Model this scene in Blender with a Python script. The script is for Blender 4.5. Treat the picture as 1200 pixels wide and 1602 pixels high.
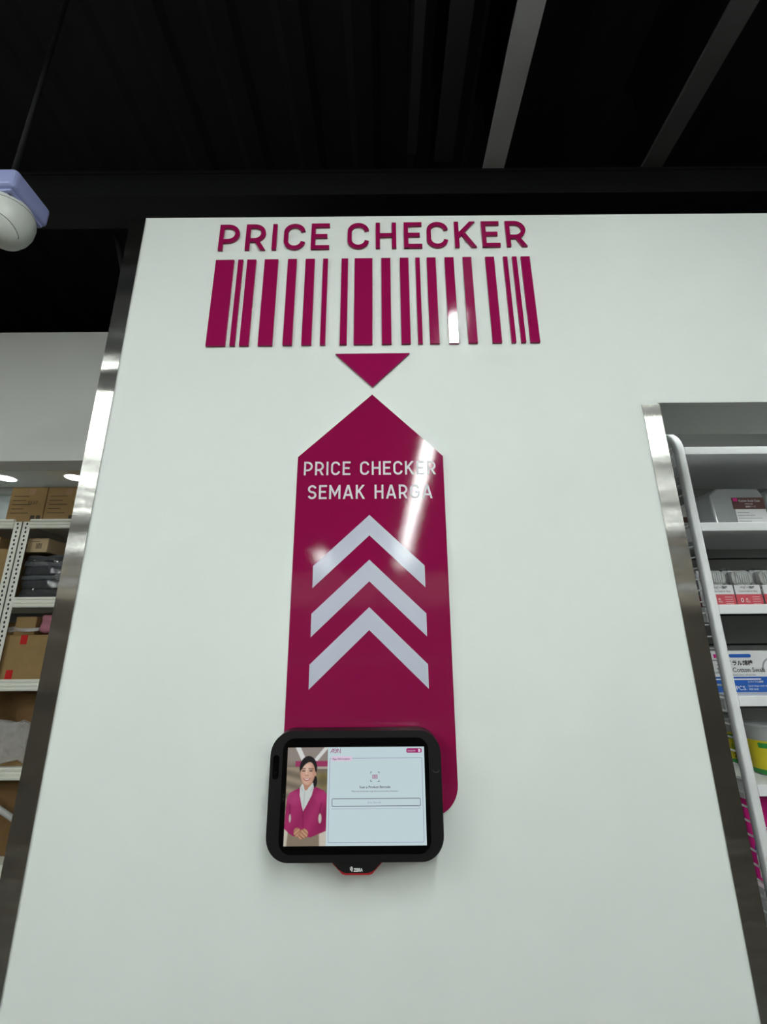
import bpy, bmesh, math, random
from mathutils import Vector, Matrix

for o in list(bpy.data.objects): bpy.data.objects.remove(o)
random.seed(7)
scn = bpy.context.scene
C = scn.collection
PI = math.pi

# ---------------------------------------------------------------- camera, world, exposure
LENS_PX, PITCH, ROLL = 688.0, math.radians(16.25), 0.008
cam_d = bpy.data.cameras.new('camera')
cam_d.sensor_fit = 'VERTICAL'; cam_d.sensor_height = 36.0; cam_d.sensor_width = 36.0
cam_d.lens = LENS_PX / 1602.0 * 36.0
cam_d.clip_start = 0.02; cam_d.clip_end = 60
cam = bpy.data.objects.new('camera', cam_d); C.objects.link(cam)
cam.matrix_world = (Matrix.Translation((0, -0.86, 1.5)) @ Matrix.Rotation(PI/2 + PITCH, 4, 'X')
                    @ Matrix.Rotation(-ROLL, 4, 'Z'))
scn.camera = cam
world = bpy.data.worlds.new('world'); scn.world = world; world.use_nodes = True
world.node_tree.nodes['Background'].inputs[0].default_value = (0.8, 0.9, 1.0, 1)
world.node_tree.nodes['Background'].inputs[1].default_value = 0.0
scn.view_settings.view_transform = 'Standard'; scn.view_settings.look = 'None'
scn.view_settings.gamma = 1.0; scn.view_settings.exposure = 0.0
scn.view_settings.use_curve_mapping = False
scn.cycles.max_bounces = 6; scn.cycles.diffuse_bounces = 4; scn.cycles.glossy_bounces = 3
scn.cycles.caustics_reflective = False; scn.cycles.caustics_refractive = False
scn.cycles.sampling_pattern = 'TABULATED_SOBOL'; scn.cycles.seed = 5
LAMP_POWER = 77.0          # emission of the batten light diffusers
STOCK_POWER = 16.0         # emission of the stock room downlights

# ---------------------------------------------------------------- materials
def lin(c):
    return tuple(((v/255.0)/12.92 if v/255.0 <= 0.04045 else ((v/255.0+0.055)/1.055)**2.4) for v in c)
def mat(name, rgb, rough=0.5, metal=0.0, var=0.06, scale=40.0, bump=0.0, bscale=200.0, spec=0.5, coat=0.0,
        trans=0.0, emit=0.0, alpha=1.0, stretch=(1, 1, 1), bdist=0.002):
    m = bpy.data.materials.new(name); m.use_nodes = True
    nt = m.node_tree; n = nt.nodes; L = nt.links
    b = n['Principled BSDF']
    b.inputs['Roughness'].default_value = rough; b.inputs['Metallic'].default_value = metal
    b.inputs['Specular IOR Level'].default_value = spec; b.inputs['Coat Weight'].default_value = coat
    b.inputs['Coat Roughness'].default_value = 0.08
    b.inputs['Transmission Weight'].default_value = trans; b.inputs['Alpha'].default_value = alpha
    base = rgb
    tc = n.new('ShaderNodeTexCoord'); mp = n.new('ShaderNodeMapping'); mp.inputs['Scale'].default_value = stretch
    L.new(tc.outputs['Object'], mp.inputs['Vector'])
    nz = n.new('ShaderNodeTexNoise'); nz.inputs['Scale'].default_value = scale; nz.inputs['Detail'].default_value = 3
    L.new(mp.outputs[0], nz.inputs['Vector'])
    mx = n.new('ShaderNodeMix'); mx.data_type = 'RGBA'
    mx.inputs[6].default_value = (*[max(0, c*(1-var)) for c in base], 1)
    mx.inputs[7].default_value = (*[min(1, c*(1+var)) for c in base], 1)
    L.new(nz.outputs['Fac'], mx.inputs[0]); L.new(mx.outputs[2], b.inputs['Base Color'])
    if emit:
        b.inputs['Emission Color'].default_value = (*base, 1); b.inputs['Emission Strength'].default_value = emit
    if bump:
        n2 = n.new('ShaderNodeTexNoise'); n2.inputs['Scale'].default_value = bscale; n2.inputs['Detail'].default_value = 2
        L.new(mp.outputs[0], n2.inputs['Vector'])
        bp = n.new('ShaderNodeBump'); bp.inputs['Strength'].default_value = bump; bp.inputs['Distance'].default_value = bdist
        L.new(n2.outputs['Fac'], bp.inputs['Height']); L.new(bp.outputs[0], b.inputs['Normal'])
    return m
M = {}
M['wall'] = mat('painted_wall', (0.76, 0.80, 0.775), 0.65, var=0.012, scale=4, bump=0.25, bscale=300, bdist=0.0003, spec=0.2)
M['rasp'] = mat('raspberry_acrylic', (0.300, 0.0065, 0.078), 0.07, var=0.02, scale=6, bump=1.0, bscale=500, spec=0.42, bdist=0.00002)
M['board'] = mat('raspberry_board', (0.262, 0.0062, 0.062), 0.045, var=0.03, scale=5, bump=1.0, bscale=700, spec=0.42, bdist=0.000022)
M['boardedge'] = mat('board_core', (0.75, 0.72, 0.73), 0.5, var=0.02)
M['vinyl'] = mat('pale_vinyl', (0.54, 0.56, 0.67), 0.12, var=0.02, scale=8, bump=1.0, bscale=700, bdist=0.00002)
M['vinylw'] = mat('white_vinyl', (0.66, 0.62, 0.68), 0.35, var=0.02, scale=8)
def steel():
    m = mat('brushed_steel', (0.45, 0.44, 0.415), 0.26, metal=1.0, var=0.10, scale=60, stretch=(14, 14, 0.35))
    b = m.node_tree.nodes['Principled BSDF']
    b.inputs['Anisotropic'].default_value = 0.97
    n = m.node_tree.nodes; L = m.node_tree.links       # the sheet is slightly wavy along its height
    tc = n.new('ShaderNodeTexCoord'); mp = n.new('ShaderNodeMapping'); mp.inputs['Scale'].default_value = (1.0, 1.0, 9.0)
    nz = n.new('ShaderNodeTexNoise'); nz.inputs['Scale'].default_value = 1.0; nz.inputs['Detail'].default_value = 1.5
    bp = n.new('ShaderNodeBump'); bp.inputs['Strength'].default_value = 1.0; bp.inputs['Distance'].default_value = 0.010
    L.new(tc.outputs['Object'], mp.inputs['Vector']); L.new(mp.outputs[0], nz.inputs['Vector'])
    L.new(nz.outputs['Fac'], bp.inputs['Height']); L.new(bp.outputs[0], b.inputs['Normal'])
    cv = m.node_tree.nodes.new('ShaderNodeCombineXYZ'); cv.inputs[0].default_value = 1.0
    m.node_tree.links.new(cv.outputs[0], b.inputs['Tangent'])
    return m
M['steel'] = steel()
M['black'] = mat('black_ceiling_paint', (0.020, 0.0205, 0.0212), 0.8, var=0.3, scale=3, bump=0.1, bscale=60, spec=0.15)
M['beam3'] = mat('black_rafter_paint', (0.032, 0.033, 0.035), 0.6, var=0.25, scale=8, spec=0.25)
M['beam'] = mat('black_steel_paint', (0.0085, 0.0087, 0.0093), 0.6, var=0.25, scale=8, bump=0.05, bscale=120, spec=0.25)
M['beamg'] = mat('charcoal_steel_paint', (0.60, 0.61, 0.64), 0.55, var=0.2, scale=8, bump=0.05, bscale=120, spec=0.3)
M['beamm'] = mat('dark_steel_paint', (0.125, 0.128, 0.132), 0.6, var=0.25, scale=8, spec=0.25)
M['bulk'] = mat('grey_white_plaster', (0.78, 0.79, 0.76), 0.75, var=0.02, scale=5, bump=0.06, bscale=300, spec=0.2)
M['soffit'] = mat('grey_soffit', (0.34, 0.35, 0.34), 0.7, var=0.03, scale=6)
M['floor'] = mat('floor_tile', (0.17, 0.16, 0.15), 0.45, var=0.08, scale=2.5)
M['backwall'] = mat('shop_back_wall', (0.07, 0.063, 0.055), 0.75, var=0.25, scale=1.5)
M['gondola'] = mat('gondola_brown', (0.60, 0.54, 0.47), 0.7, var=0.4, scale=2.2)
M['sidewall'] = mat('shop_side_wall', (0.12, 0.115, 0.11), 0.75, var=0.2, scale=1.5)
M['stockwall'] = mat('stock_wall', (0.46, 0.52, 0.54), 0.7, var=0.03, scale=4)
M['whitemetal'] = mat('white_powder_coat', (0.86, 0.87, 0.88), 0.38, var=0.02, scale=20, spec=0.4)
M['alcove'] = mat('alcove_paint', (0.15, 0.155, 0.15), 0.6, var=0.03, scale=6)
M['greypanel'] = mat('grey_back_panel', (0.40, 0.41, 0.40), 0.5, var=0.05, scale=6)
M['rack'] = mat('cream_rack_paint', (0.84, 0.84, 0.76), 0.42, var=0.04, scale=25)
M['hole'] = mat('slot_shadow', (0.02, 0.02, 0.02), 0.9)
M['kraft'] = mat('kraft_board', (0.33, 0.215, 0.095), 0.8, var=0.10, scale=30, bump=0.05, bscale=250, spec=0.2)
M['kraft2'] = mat('dark_kraft_board', (0.20, 0.115, 0.048), 0.8, var=0.12, scale=30, spec=0.2)
M['kraft3'] = mat('pale_kraft_board', (0.46, 0.345, 0.21), 0.8, var=0.08, scale=30, spec=0.2)
M['ink'] = mat('printing_ink', (0.055, 0.04, 0.028), 0.8)
M['inkb'] = mat('black_ink', (0.012, 0.012, 0.014), 0.6)
M['inkw'] = mat('white_ink', (0.85, 0.85, 0.85), 0.5)
M['tan'] = mat('tan_tape', (0.36, 0.20, 0.10), 0.35)
M['redtape'] = mat('red_tape', (0.55, 0.018, 0.018), 0.35, var=0.1)
M['darkcloth'] = mat('charcoal_fabric', (0.045, 0.047, 0.052), 0.8, var=0.35, scale=18, bump=0.5, bscale=40)
M['greycloth'] = mat('grey_fabric', (0.12, 0.125, 0.135), 0.8, var=0.25, scale=18, bump=0.5, bscale=40)
M['pink'] = mat('pink_fabric', (0.62, 0.23, 0.30), 0.7, var=0.10, scale=25, bump=0.4, bscale=60)
M['film'] = mat('clear_film', (0.9, 0.9, 0.92), 0.12, var=0.02, bump=0.6, bscale=35, spec=0.7, alpha=0.22)
def thin(name, k, rough):
    m = bpy.data.materials.new(name); m.use_nodes = True; nt = m.node_tree; n = nt.nodes; L = nt.links
    n.remove(n['Principled BSDF']); out = n['Material Output']
    g = n.new('ShaderNodeBsdfGlossy'); g.inputs['Roughness'].default_value = rough
    tr = n.new('ShaderNodeBsdfTransparent'); tr.inputs[0].default_value = (0.94, 0.95, 0.96, 1)
    tc = n.new('ShaderNodeTexCoord'); nz = n.new('ShaderNodeTexNoise'); nz.inputs['Scale'].default_value = 40; L.new(tc.outputs['Object'], nz.inputs['Vector'])
    bp = n.new('ShaderNodeBump'); bp.inputs['Strength'].default_value = 0.8; bp.inputs['Distance'].default_value = 0.006
    L.new(nz.outputs['Fac'], bp.inputs['Height']); L.new(bp.outputs[0], g.inputs['Normal'])
    mx = n.new('ShaderNodeMixShader'); mx.inputs[0].default_value = k
    L.new(tr.outputs[0], mx.inputs[1]); L.new(g.outputs[0], mx.inputs[2]); L.new(mx.outputs[0], out.inputs['Surface'])
    return m
M['film'] = thin('clear_film_sheet', 0.10, 0.12)
M['haze'] = mat('cloudy_film', (0.70, 0.70, 0.70), 0.22, var=0.25, scale=25, bump=1.0, bscale=40, spec=0.7, alpha=0.36, bdist=0.006)
M['label'] = mat('silver_label', (0.55, 0.55, 0.53), 0.35, var=0.1)
M['dark'] = mat('dark_plastic', (0.0055, 0.0055, 0.006), 0.42, var=0.1, scale=80, bump=0.05, bscale=900, spec=0.4)
M['glass'] = mat('black_screen_glass', (0.0016, 0.0016, 0.0018), 0.06, var=0.02, spec=0.22)
M['lens'] = mat('dark_lens', (0.001, 0.001, 0.0012), 0.05, var=0.02)
M['red'] = mat('red_rim', (0.58, 0.02, 0.025), 0.35, var=0.04)
M['grille'] = mat('button_edge', (0.06, 0.06, 0.062), 0.35)
M['lilac'] = mat('lilac_plastic', (0.36, 0.40, 0.72), 0.4, var=0.03, scale=20)
M['lilac2'] = mat('lilac_grille', (0.10, 0.11, 0.24), 0.6, var=0.1, scale=200)
M['dome'] = mat('white_dome_plastic', (0.74, 0.77, 0.73), 0.35, var=0.015, scale=20)
M['seam'] = mat('dark_seam', (0.06, 0.06, 0.06), 0.6)
M['clear'] = mat('clear_plastic', (0.60, 0.63, 0.65), 0.08, var=0.02, spec=0.7, alpha=0.45)
M['brownlabel'] = mat('brown_label', (0.10, 0.040, 0.036), 0.4, var=0.04)
M['whitelabel'] = mat('white_paper', (0.72, 0.72, 0.73), 0.5, var=0.02)
M['greylabel'] = mat('grey_print', (0.35, 0.36, 0.38), 0.5)
M['coral'] = mat('coral_print', (0.56, 0.085, 0.11), 0.35, var=0.03)
M['blue'] = mat('blue_print', (0.020, 0.11, 0.44), 0.35, var=0.03)
M['magenta'] = mat('magenta_print', (0.60, 0.012, 0.22), 0.35, var=0.03)
M['yellow'] = mat('yellow_print', (0.66, 0.55, 0.02), 0.4, var=0.03)
M['green'] = mat('green_print', (0.03, 0.26, 0.05), 0.4)
M['cotton'] = mat('cotton_swabs', (0.62, 0.61, 0.58), 0.8, var=0.12, scale=300, stretch=(1, 1, 0.1))
M['palep'] = mat('pale_plastic', (0.62, 0.62, 0.58), 0.35, var=0.02)
M['housing'] = mat('lamp_housing', (0.10, 0.10, 0.10), 0.5)
def emis(name, rgb, k):
    m = mat(name, rgb, 0.12, var=0.0, spec=0.3)
    nt = m.node_tree; b = nt.nodes['Principled BSDF']
    for l in list(b.inputs['Base Color'].links): nt.links.remove(l)
    b.inputs['Base Color'].default_value = (0.01, 0.01, 0.01, 1)
    b.inputs['Emission Color'].default_value = (*rgb, 1); b.inputs['Emission Strength'].default_value = k
    return m
M['lamp'] = emis('lamp_diffuser', (0.93, 1.0, 0.965), LAMP_POWER)
M['downlight'] = emis('downlight_diffuser', (0.96, 1.0, 0.97), STOCK_POWER)

# ---------------------------------------------------------------- helpers
def link(name, bm, m, parent=None, smooth=False, mats=None):
    me = bpy.data.meshes.new(name)
    bmesh.ops.recalc_face_normals(bm, faces=bm.faces[:])
    bm.to_mesh(me); bm.free()
    if smooth:
        for p in me.polygons: p.use_smooth = True
    for mm in (mats or [m]): me.materials.append(M[mm] if isinstance(mm, str) else mm)
    o = bpy.data.objects.new(name, me); C.objects.link(o)
    if parent: o.parent = parent
    return o
def tag(o, label, cat, group=None):
    o['label'] = label; o['category'] = cat
    if group: o['group'] = group
    return o
def struct(o): o['kind'] = 'structure'; return o
def thing(name, label, cat, loc=(0, 0, 0), group=None, rz=0.0):
    o = bpy.data.objects.new(name, None); C.objects.link(o); o.location = loc; o.rotation_euler = (0, 0, rz)
    o.empty_display_size = 0.05
    return tag(o, label, cat, group)
def dup(root, loc, label=None, rz=None, group=None):
    r = root.copy(); C.objects.link(r); r.location = loc
    if rz is not None: r.rotation_euler = (0, 0, rz)
    if label: r['label'] = label
    if group: r['group'] = group
    for ch in list(root.children):
        c = ch.copy(); C.objects.link(c); c.parent = r
        for g in list(ch.children):
            d = g.copy(); C.objects.link(d); d.parent = c
    return r
def box(bm, x0, x1, y0, y1, z0, z1, bev=0.0, seg=2):
    r = bmesh.ops.create_cube(bm, size=1.0, matrix=Matrix.Translation(((x0+x1)/2, (y0+y1)/2, (z0+z1)/2)) @
                              Matrix.Diagonal((abs(x1-x0), abs(y1-y0), abs(z1-z0), 1)))
    if bev:
        es = list({e for v in r['verts'] for e in v.link_edges})
        bmesh.ops.bevel(bm, geom=es, offset=bev, segments=seg, profile=0.5, affect='EDGES')
    return bm
def B(*a, **k): return box(bmesh.new(), *a, **k)
def prism(bm, poly, y0, y1, bev=0.0, seg=3):
    """poly (x,z) points, front face at y0 (towards the camera), back at y1"""
    f = [bm.verts.new((x, y0, z)) for x, z in poly]; b = [bm.verts.new((x, y1, z)) for x, z in poly]
    n = len(poly)
    ff = bm.faces.new(f); bm.faces.new(b[::-1])
    for i in range(n): bm.faces.new((f[i], b[i], b[(i+1) % n], f[(i+1) % n]))
    if bev:
        bmesh.ops.bevel(bm, geom=list(ff.edges), offset=bev, segments=seg, profile=0.5, affect='EDGES')
    return bm
def Pz(poly, y0, y1, **k): return prism(bmesh.new(), poly, y0, y1, **k)
def rrect(x0, x1, z0, z1, r, seg=8):
    p = []
    for cx, cz, a in ((x1-r, z1-r, 0), (x0+r, z1-r, 90), (x0+r, z0+r, 180), (x1-r, z0+r, 270)):
        for i in range(seg+1):
            t = math.radians(a + 90*i/seg); p.append((cx+r*math.cos(t), cz+r*math.sin(t)))
    return p
def flat(poly, y):
    bm = bmesh.new(); bm.faces.new([bm.verts.new((x, y, z)) for x, z in poly]); return bm
def pw(v, e): return math.copysign(abs(v)**e, v)
def tube(bm, pts, r, n=10, ry=None, sq=1.0):
    """round tube along pts; ry gives a second radius (in the sweep's binormal)"""
    pts = [Vector(p) for p in pts]; rings = []
    ref = Vector((1, 0, 0))
    for i, p in enumerate(pts):
        d = (pts[min(i+1, len(pts)-1)] - pts[max(i-1, 0)]).normalized()
        u = ref - d*ref.dot(d)
        if u.length < 0.05: u = Vector((0, 0, 1)) - d*d.z
        u.normalize(); w = d.cross(u)
        rings.append([bm.verts.new(p + u*r*pw(math.cos(2*PI*k/n), sq) + w*(ry or r)*pw(math.sin(2*PI*k/n), sq)) for k in range(n)])
    for a, b in zip(rings, rings[1:]):
        for k in range(n): bm.faces.new((a[k], a[(k+1) % n], b[(k+1) % n], b[k]))
    bm.faces.new(rings[0][::-1]); bm.faces.new(rings[-1])
    return bm
def lathe(bm, prof, cx=0, cy=0, n=32, cap=True):
    rings = [[bm.verts.new((cx+r*math.cos(2*PI*k/n), cy+r*math.sin(2*PI*k/n), z)) for k in range(n)] for r, z in prof]
    for a, b in zip(rings, rings[1:]):
        for k in range(n): bm.faces.new((a[k], a[(k+1) % n], b[(k+1) % n], b[k]))
    if cap: bm.faces.new(rings[0]); bm.faces.new(rings[-1][::-1])
    return bm
def strip2d(pts, w, closed=False):
    """mitred outline of a stroke"""
    V = [Vector(p) for p in pts]; n = len(V); Lp, Rp = [], []
    for i in range(n):
        if closed: a, b = V[i-1], V[(i+1) % n]
        else: a, b = V[max(i-1, 0)], V[min(i+1, n-1)]
        d1 = (V[i]-a).normalized() if (V[i]-a).length > 1e-9 else (b-V[i]).normalized()
        d2 = (b-V[i]).normalized() if (b-V[i]).length > 1e-9 else d1
        n1 = Vector((-d1.y, d1.x)); n2 = Vector((-d2.y, d2.x)); m = n1+n2
        m = m.normalized() if m.length > 1e-6 else n1
        k = w/2/max(0.35, m.dot(n1))
        Lp.append(V[i]+m*k); Rp.append(V[i]-m*k)
    return Lp, Rp
def stroke(bm, pts, w, y0, y1, closed=False):
    L_, R_ = strip2d(pts, w, closed); n = len(pts)
    vs = [[bm.verts.new((p.x, yy, p.y)) for p in side] for yy in (y0, y1) for side in (L_, R_)]
    fl, fr, bl, br = vs
    rng = range(n) if closed else range(n-1)
    for i in rng:
        j = (i+1) % n
        bm.faces.new((fl[i], fr[i], fr[j], fl[j])); bm.faces.new((bl[i], bl[j], br[j], br[i]))
        bm.faces.new((fl[i], fl[j], bl[j], bl[i])); bm.faces.new((fr[i], br[i], br[j], fr[j]))
    if not closed:
        bm.faces.new((fl[0], bl[0], br[0], fr[0])); bm.faces.new((fl[-1], fr[-1], br[-1], bl[-1]))
def arc(cx, cz, rx, rz, a0, a1, n=10):
    return [(cx+rx*math.cos(math.radians(a0+(a1-a0)*i/n)), cz+rz*math.sin(math.radians(a0+(a1-a0)*i/n))) for i in range(n+1)]
def glyph(ch, w, h, t):
    """stroke centre lines of a letter, box 0..w x 0..h, stroke t"""
    a, b, c, d = t/2, w-t/2, t/2, h-t/2
    def bowl(z0, z1, x1):
        r = (z1-z0)/2
        return [(a, z1), (x1-r, z1)] + arc(x1-r, (z0+z1)/2, r, r, 90, -90, 12)[1:] + [(a, z0)]
    if ch == 'P': return [[(a, 0), (a, h)], bowl(h*0.36, d, b)]
    if ch == 'R': return [[(a, 0), (a, h)], bowl(h*0.38, d, b-0.02*h), [(w*0.52, h*0.38), (w-t*0.62, 0)]]
    if ch == 'I': return [[(a, 0), (a, h)]]
    if ch == 'C':
        r = (b-a)/2; cx = w/2
        return [arc(cx, d-r, r, r, 8, 180, 14) + arc(cx, c+r, r, r, 180, 352, 14)]
    if ch == 'G':
        r = (b-a)/2; cx = w/2
        return [arc(cx, d-r, r, r, 8, 180, 14) + arc(cx, c+r, r, r, 180, 360, 14) + [(b, h*0.46), (w*0.55, h*0.46)]]
    if ch == 'E': return [[(a, 0), (a, h)], [(a, d), (w, d)], [(a, h*0.51), (w*0.88, h*0.51)], [(a, c), (w, c)]]
    if ch == 'H': return [[(a, 0), (a, h)], [(b, 0), (b, h)], [(a, h*0.51), (b, h*0.51)]]
    if ch == 'K': return [[(a, 0), (a, h)], [(a, h*0.40), (w-t*0.75, h)], [(w*0.40, h*0.53), (w-t*0.62, 0)]]
    if ch == 'S':
        r = (d-c)/4; rx = (b-a)/2; cx = w/2
        return [arc(cx, d-r, rx, r, 15, 255, 14) + arc(cx, c+r, rx, r, 75, -165, 14)]
    if ch == 'M': return [[(a, 0), (a, h)], [(b, 0), (b, h)], [(a, h-t*0.4), (w/2, h*0.30), (b, h-t*0.4)]]
    if ch == 'A': return [[(t*0.55, 0), (w/2-t*0.22, h-t*0.5), (w/2+t*0.22, h-t*0.5), (w-t*0.55, 0)], [(w*0.2, h*0.28), (w*0.8, h*0.28)]]
    if ch == 'O':
        r = (b-a)/2; cx = w/2
        return [arc(cx, d-r, r, r, 0, 180, 14) + arc(cx, c+r, r, r, 180, 360, 14)]
    if ch == 'N': return [[(a, 0), (a, h)], [(b, 0), (b, h)], [(a, h), (b, 0)]]
def letter_bm(ch, x, z, w, h, t, y0, y1):
    bm = bmesh.new()
    for i, s in enumerate(glyph(ch, w, h, t)):
        e = i*0.00004      # overlapping strokes of one letter stay a hair apart
        if ch in 'RKA':    # slanting legs run past the line and are cut level below
            s = [Vector(p) for p in s]
            for a_, b_ in ((0, 1), (-1, -2)):
                if s[a_].y < 1e-6 or s[a_].y > h-1e-6: s[a_] = s[a_] + (s[a_]-s[b_]).normalized()*t
        stroke(bm, [(x+p[0], z+p[1]) for p in s], t, y0-e, y1)
    if ch in 'RKA':
        for co, no in (((0, 0, z), (0, 0, -1)), ((0, 0, z+h), (0, 0, 1))):
            bmesh.ops.bisect_plane(bm, geom=bm.verts[:]+bm.edges[:]+bm.faces[:], plane_co=co, plane_no=no, clear_outer=True)
            ed = [e_ for e_ in bm.edges if e_.is_boundary]
            if ed: bmesh.ops.holes_fill(bm, edges=ed, sides=8)
    return bm
def text(name, body, x, y, z, size, m, parent, align='LEFT', bold=0.0, sx=1.0):
    """flat printed lettering facing -y"""
    cu = bpy.data.curves.new(name, 'FONT'); cu.body = body; cu.size = size; cu.align_x = align; cu.offset = bold
    cu.resolution_u = 3
    t = bpy.data.objects.new('tmp_text', cu); C.objects.link(t)
    dg = bpy.context.evaluated_depsgraph_get()
    me = bpy.data.meshes.new_from_object(t.evaluated_get(dg))
    bpy.data.objects.remove(t); bpy.data.curves.remove(cu)
    me.transform(Matrix.Translation((x, y, z)) @ Matrix.Rotation(PI/2, 4, 'X') @ Matrix.Diagonal((sx, 1, 1, 1)))
    me.materials.clear(); me.materials.append(M[m] if isinstance(m, str) else m)
    me.name = name
    o = bpy.data.objects.new(name, me); C.objects.link(o); o.parent = parent
    return o

# ---------------------------------------------------------------- the room shell
bm = bmesh.new()
box(bm, -0.630, 0.603, 0.0, 0.157, 0, 2.531)
box(bm, 0.603, 2.4, 0.0, 0.157, 1.995, 2.531)
box(bm, 2.4, 4.0, 0.0, 0.157, 0, 2.531)
struct(link('wall_front', bm, 'wall'))
def guard(x0, x1, side, zt, nm):
    bm = bmesh.new()
    box(bm, x0, x1, -0.0022, -0.0004, 0, zt)
    if side < 0: box(bm, x0-0.0, x0+0.0016, -0.0004, 0.04, 0, zt)
    else: box(bm, x1-0.0016, x1, -0.0004, 0.04, 0, zt)
    return struct(link(nm, bm, 'steel'))
guard(-0.6325, -0.5945, -1, 2.529, 'trim_1')
guard(0.566, 0.6047, 1, 1.991, 'trim_2')
struct(link('floor', B(-6, 6, -9.6, 5.2, -0.1, 0.0), 'floor'))
# corrugated black roof deck
bm = bmesh.new()
prof = []
x = -6.0
while x < 6.0:
    prof += [(x, 3.62), (x+0.12, 3.62), (x+0.15, 3.605), (x+0.22, 3.605), (x+0.25, 3.62)]; x += 0.25
a = [bm.verts.new((px, -9.6, pz)) for px, pz in prof]; b = [bm.verts.new((px, 5.2, pz)) for px, pz in prof]
for i in range(len(prof)-1):
    if (a[i].co-a[i+1].co).length > 1e-6: bm.faces.new((a[i], b[i], b[i+1], a[i+1]))
struct(link('ceiling', bm, 'black'))
struct(link('wall_back', B(-6, 6, -9.7, -9.6, 0, 3.6), 'backwall'))
# tall dark gondola across the aisle behind the viewer (seen only as the dark lower half of the reflections)
t = thing('gondola', 'tall dark display gondola across the aisle behind the viewer', 'shelf', (0, -2.6, 0))
link('back_panel', B(-3.2, 3.2, -0.02, 0.0, 0.0, 2.0), 'gondola', t)
link('base', B(-3.2, 3.2, 0.0, 0.38, 0.0, 0.14), 'gondola', t)
for zz in (0.55, 0.95, 1.35, 1.72): link('shelf', B(-3.2, 3.2, 0.0, 0.32, zz, zz+0.025), 'gondola', t)
for xx in (-3.2, -1.6, 0.0, 1.6, 3.18): link('divider', B(xx, xx+0.02, 0.0, 0.30, 0.14, 2.0), 'gondola', t)
struct(link('wall_left', B(-6.1, -6, -9.6, 5.2, 0, 3.6), 'sidewall'))
struct(link('wall_right', B(6, 6.1, -9.6, 5.2, 0, 3.6), 'sidewall'))
struct(link('wall_far', B(-6, 6, 5.2, 5.3, 0, 3.6), 'black'))
# stock room: bulkhead over the opening, ceiling, back wall, partition
struct(link('wall_bulkhead', B(-5.0, -0.40, 0.84, 0.955, 2.23, 2.865), 'bulk'))
struct(link('wall_stockroom', B(-5.0, -0.40, 1.86, 1.94, 0, 2.87), 'stockwall'))
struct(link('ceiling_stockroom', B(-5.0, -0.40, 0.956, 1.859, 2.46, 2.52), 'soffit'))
struct(link('wall_partition', B(-0.42, -0.34, 0.158, 1.94, 0, 2.53), 'bulk'))
# light cornice strip along the back of the stock room ceiling
struct(link('trim_3', B(-5.0, -0.43, 1.80, 1.859, 2.43, 2.459), 'soffit'))
# alcove behind the opening
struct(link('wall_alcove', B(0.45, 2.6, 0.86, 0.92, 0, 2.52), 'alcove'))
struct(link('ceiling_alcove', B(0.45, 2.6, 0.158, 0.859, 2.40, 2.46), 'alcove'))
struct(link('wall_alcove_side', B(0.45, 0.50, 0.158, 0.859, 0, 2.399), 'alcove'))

# ---------------------------------------------------------------- ceiling steel
def ibeam_y(x0, x1, y0, y1, z0, h, m, label, tf=0.012):
    bm = bmesh.new(); cx = (x0+x1)/2
    t = thing('ceiling_beam', label, 'beam', (cx, (y0+y1)/2, z0))
    hw = (x1-x0)/2; hl = (y1-y0)/2
    link('lower_flange', B(-hw, hw, -hl, hl, 0, tf), m, t)
    link('web', B(-0.005, 0.005, -hl, hl, tf, h-tf), 'beam', t)
    link('upper_flange', B(-hw, hw, -hl, hl, h-tf, h), 'beam', t)
    return t
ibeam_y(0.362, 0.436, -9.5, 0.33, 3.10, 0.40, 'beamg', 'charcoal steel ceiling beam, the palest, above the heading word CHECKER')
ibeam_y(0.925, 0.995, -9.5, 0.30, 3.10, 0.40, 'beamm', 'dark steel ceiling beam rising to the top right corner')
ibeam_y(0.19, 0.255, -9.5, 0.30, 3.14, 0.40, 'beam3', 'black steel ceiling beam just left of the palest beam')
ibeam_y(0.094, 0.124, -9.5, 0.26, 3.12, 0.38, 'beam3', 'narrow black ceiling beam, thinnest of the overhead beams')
t = thing('cross_beam', 'wide black steel beam crossing above the white wall', 'beam', (0, 0.24, 2.913))
link('lower_flange', B(-5.9, 5.9, 0, 0.118, 0, 0.014), 'beam', t)
link('web', B(-5.9, 5.9, 0.003, 0.115, 0.014, 0.100), 'beam', t)
link('upper_flange', B(-5.9, 5.9, 0, 0.118, 0.100, 0.112), 'beam', t)
bm = bmesh.new(); tube(bm, [(-0.985, 0.42, 2.95), (-0.76, 0.20, 2.52)], 0.008, 8)
tag(link('brace_rod', bm, 'beam', smooth=True), 'thin black brace rod slanting down to the wall top corner', 'rod')

# ---------------------------------------------------------------- linear batten lights of the shop
def batten():
    t = thing('batten_light', 'x', 'light', (0, 0, 0), 'linear batten lights under the black ceiling')
    link('housing', B(-0.045, 0.045, -0.6, 0.6, 0.012, 0.05, bev=0.004), 'housing', t)
    link('diffuser', B(-0.037, 0.037, -0.595, 0.595, 0.0, 0.012), 'lamp', t)
    for yy in (-0.45, 0.45):
        bm = bmesh.new(); tube(bm, [(0, yy, 0.05), (0, yy, 0.098)], 0.004, 6); link('hanger', bm, 'housing', t)
    return t
proto = None
rows = ((0.366, 'over the price checker wall', (-1.52, -2.78, -4.04, -5.30, -6.56, -7.82)), (-1.17, 'deep in the shop', (-7.45,)), (-1.95, 'over the stock room side', (-1.80, -4.00)),
        (1.90, 'over the shelf side', (-2.45, -4.10, -5.36, -6.62)), (-2.70, 'over the far left aisle', (-1.80, -4.00, -5.30, -6.60)))
nth = ('nearest', 'second', 'third', 'fourth', 'fifth', 'sixth')
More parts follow.
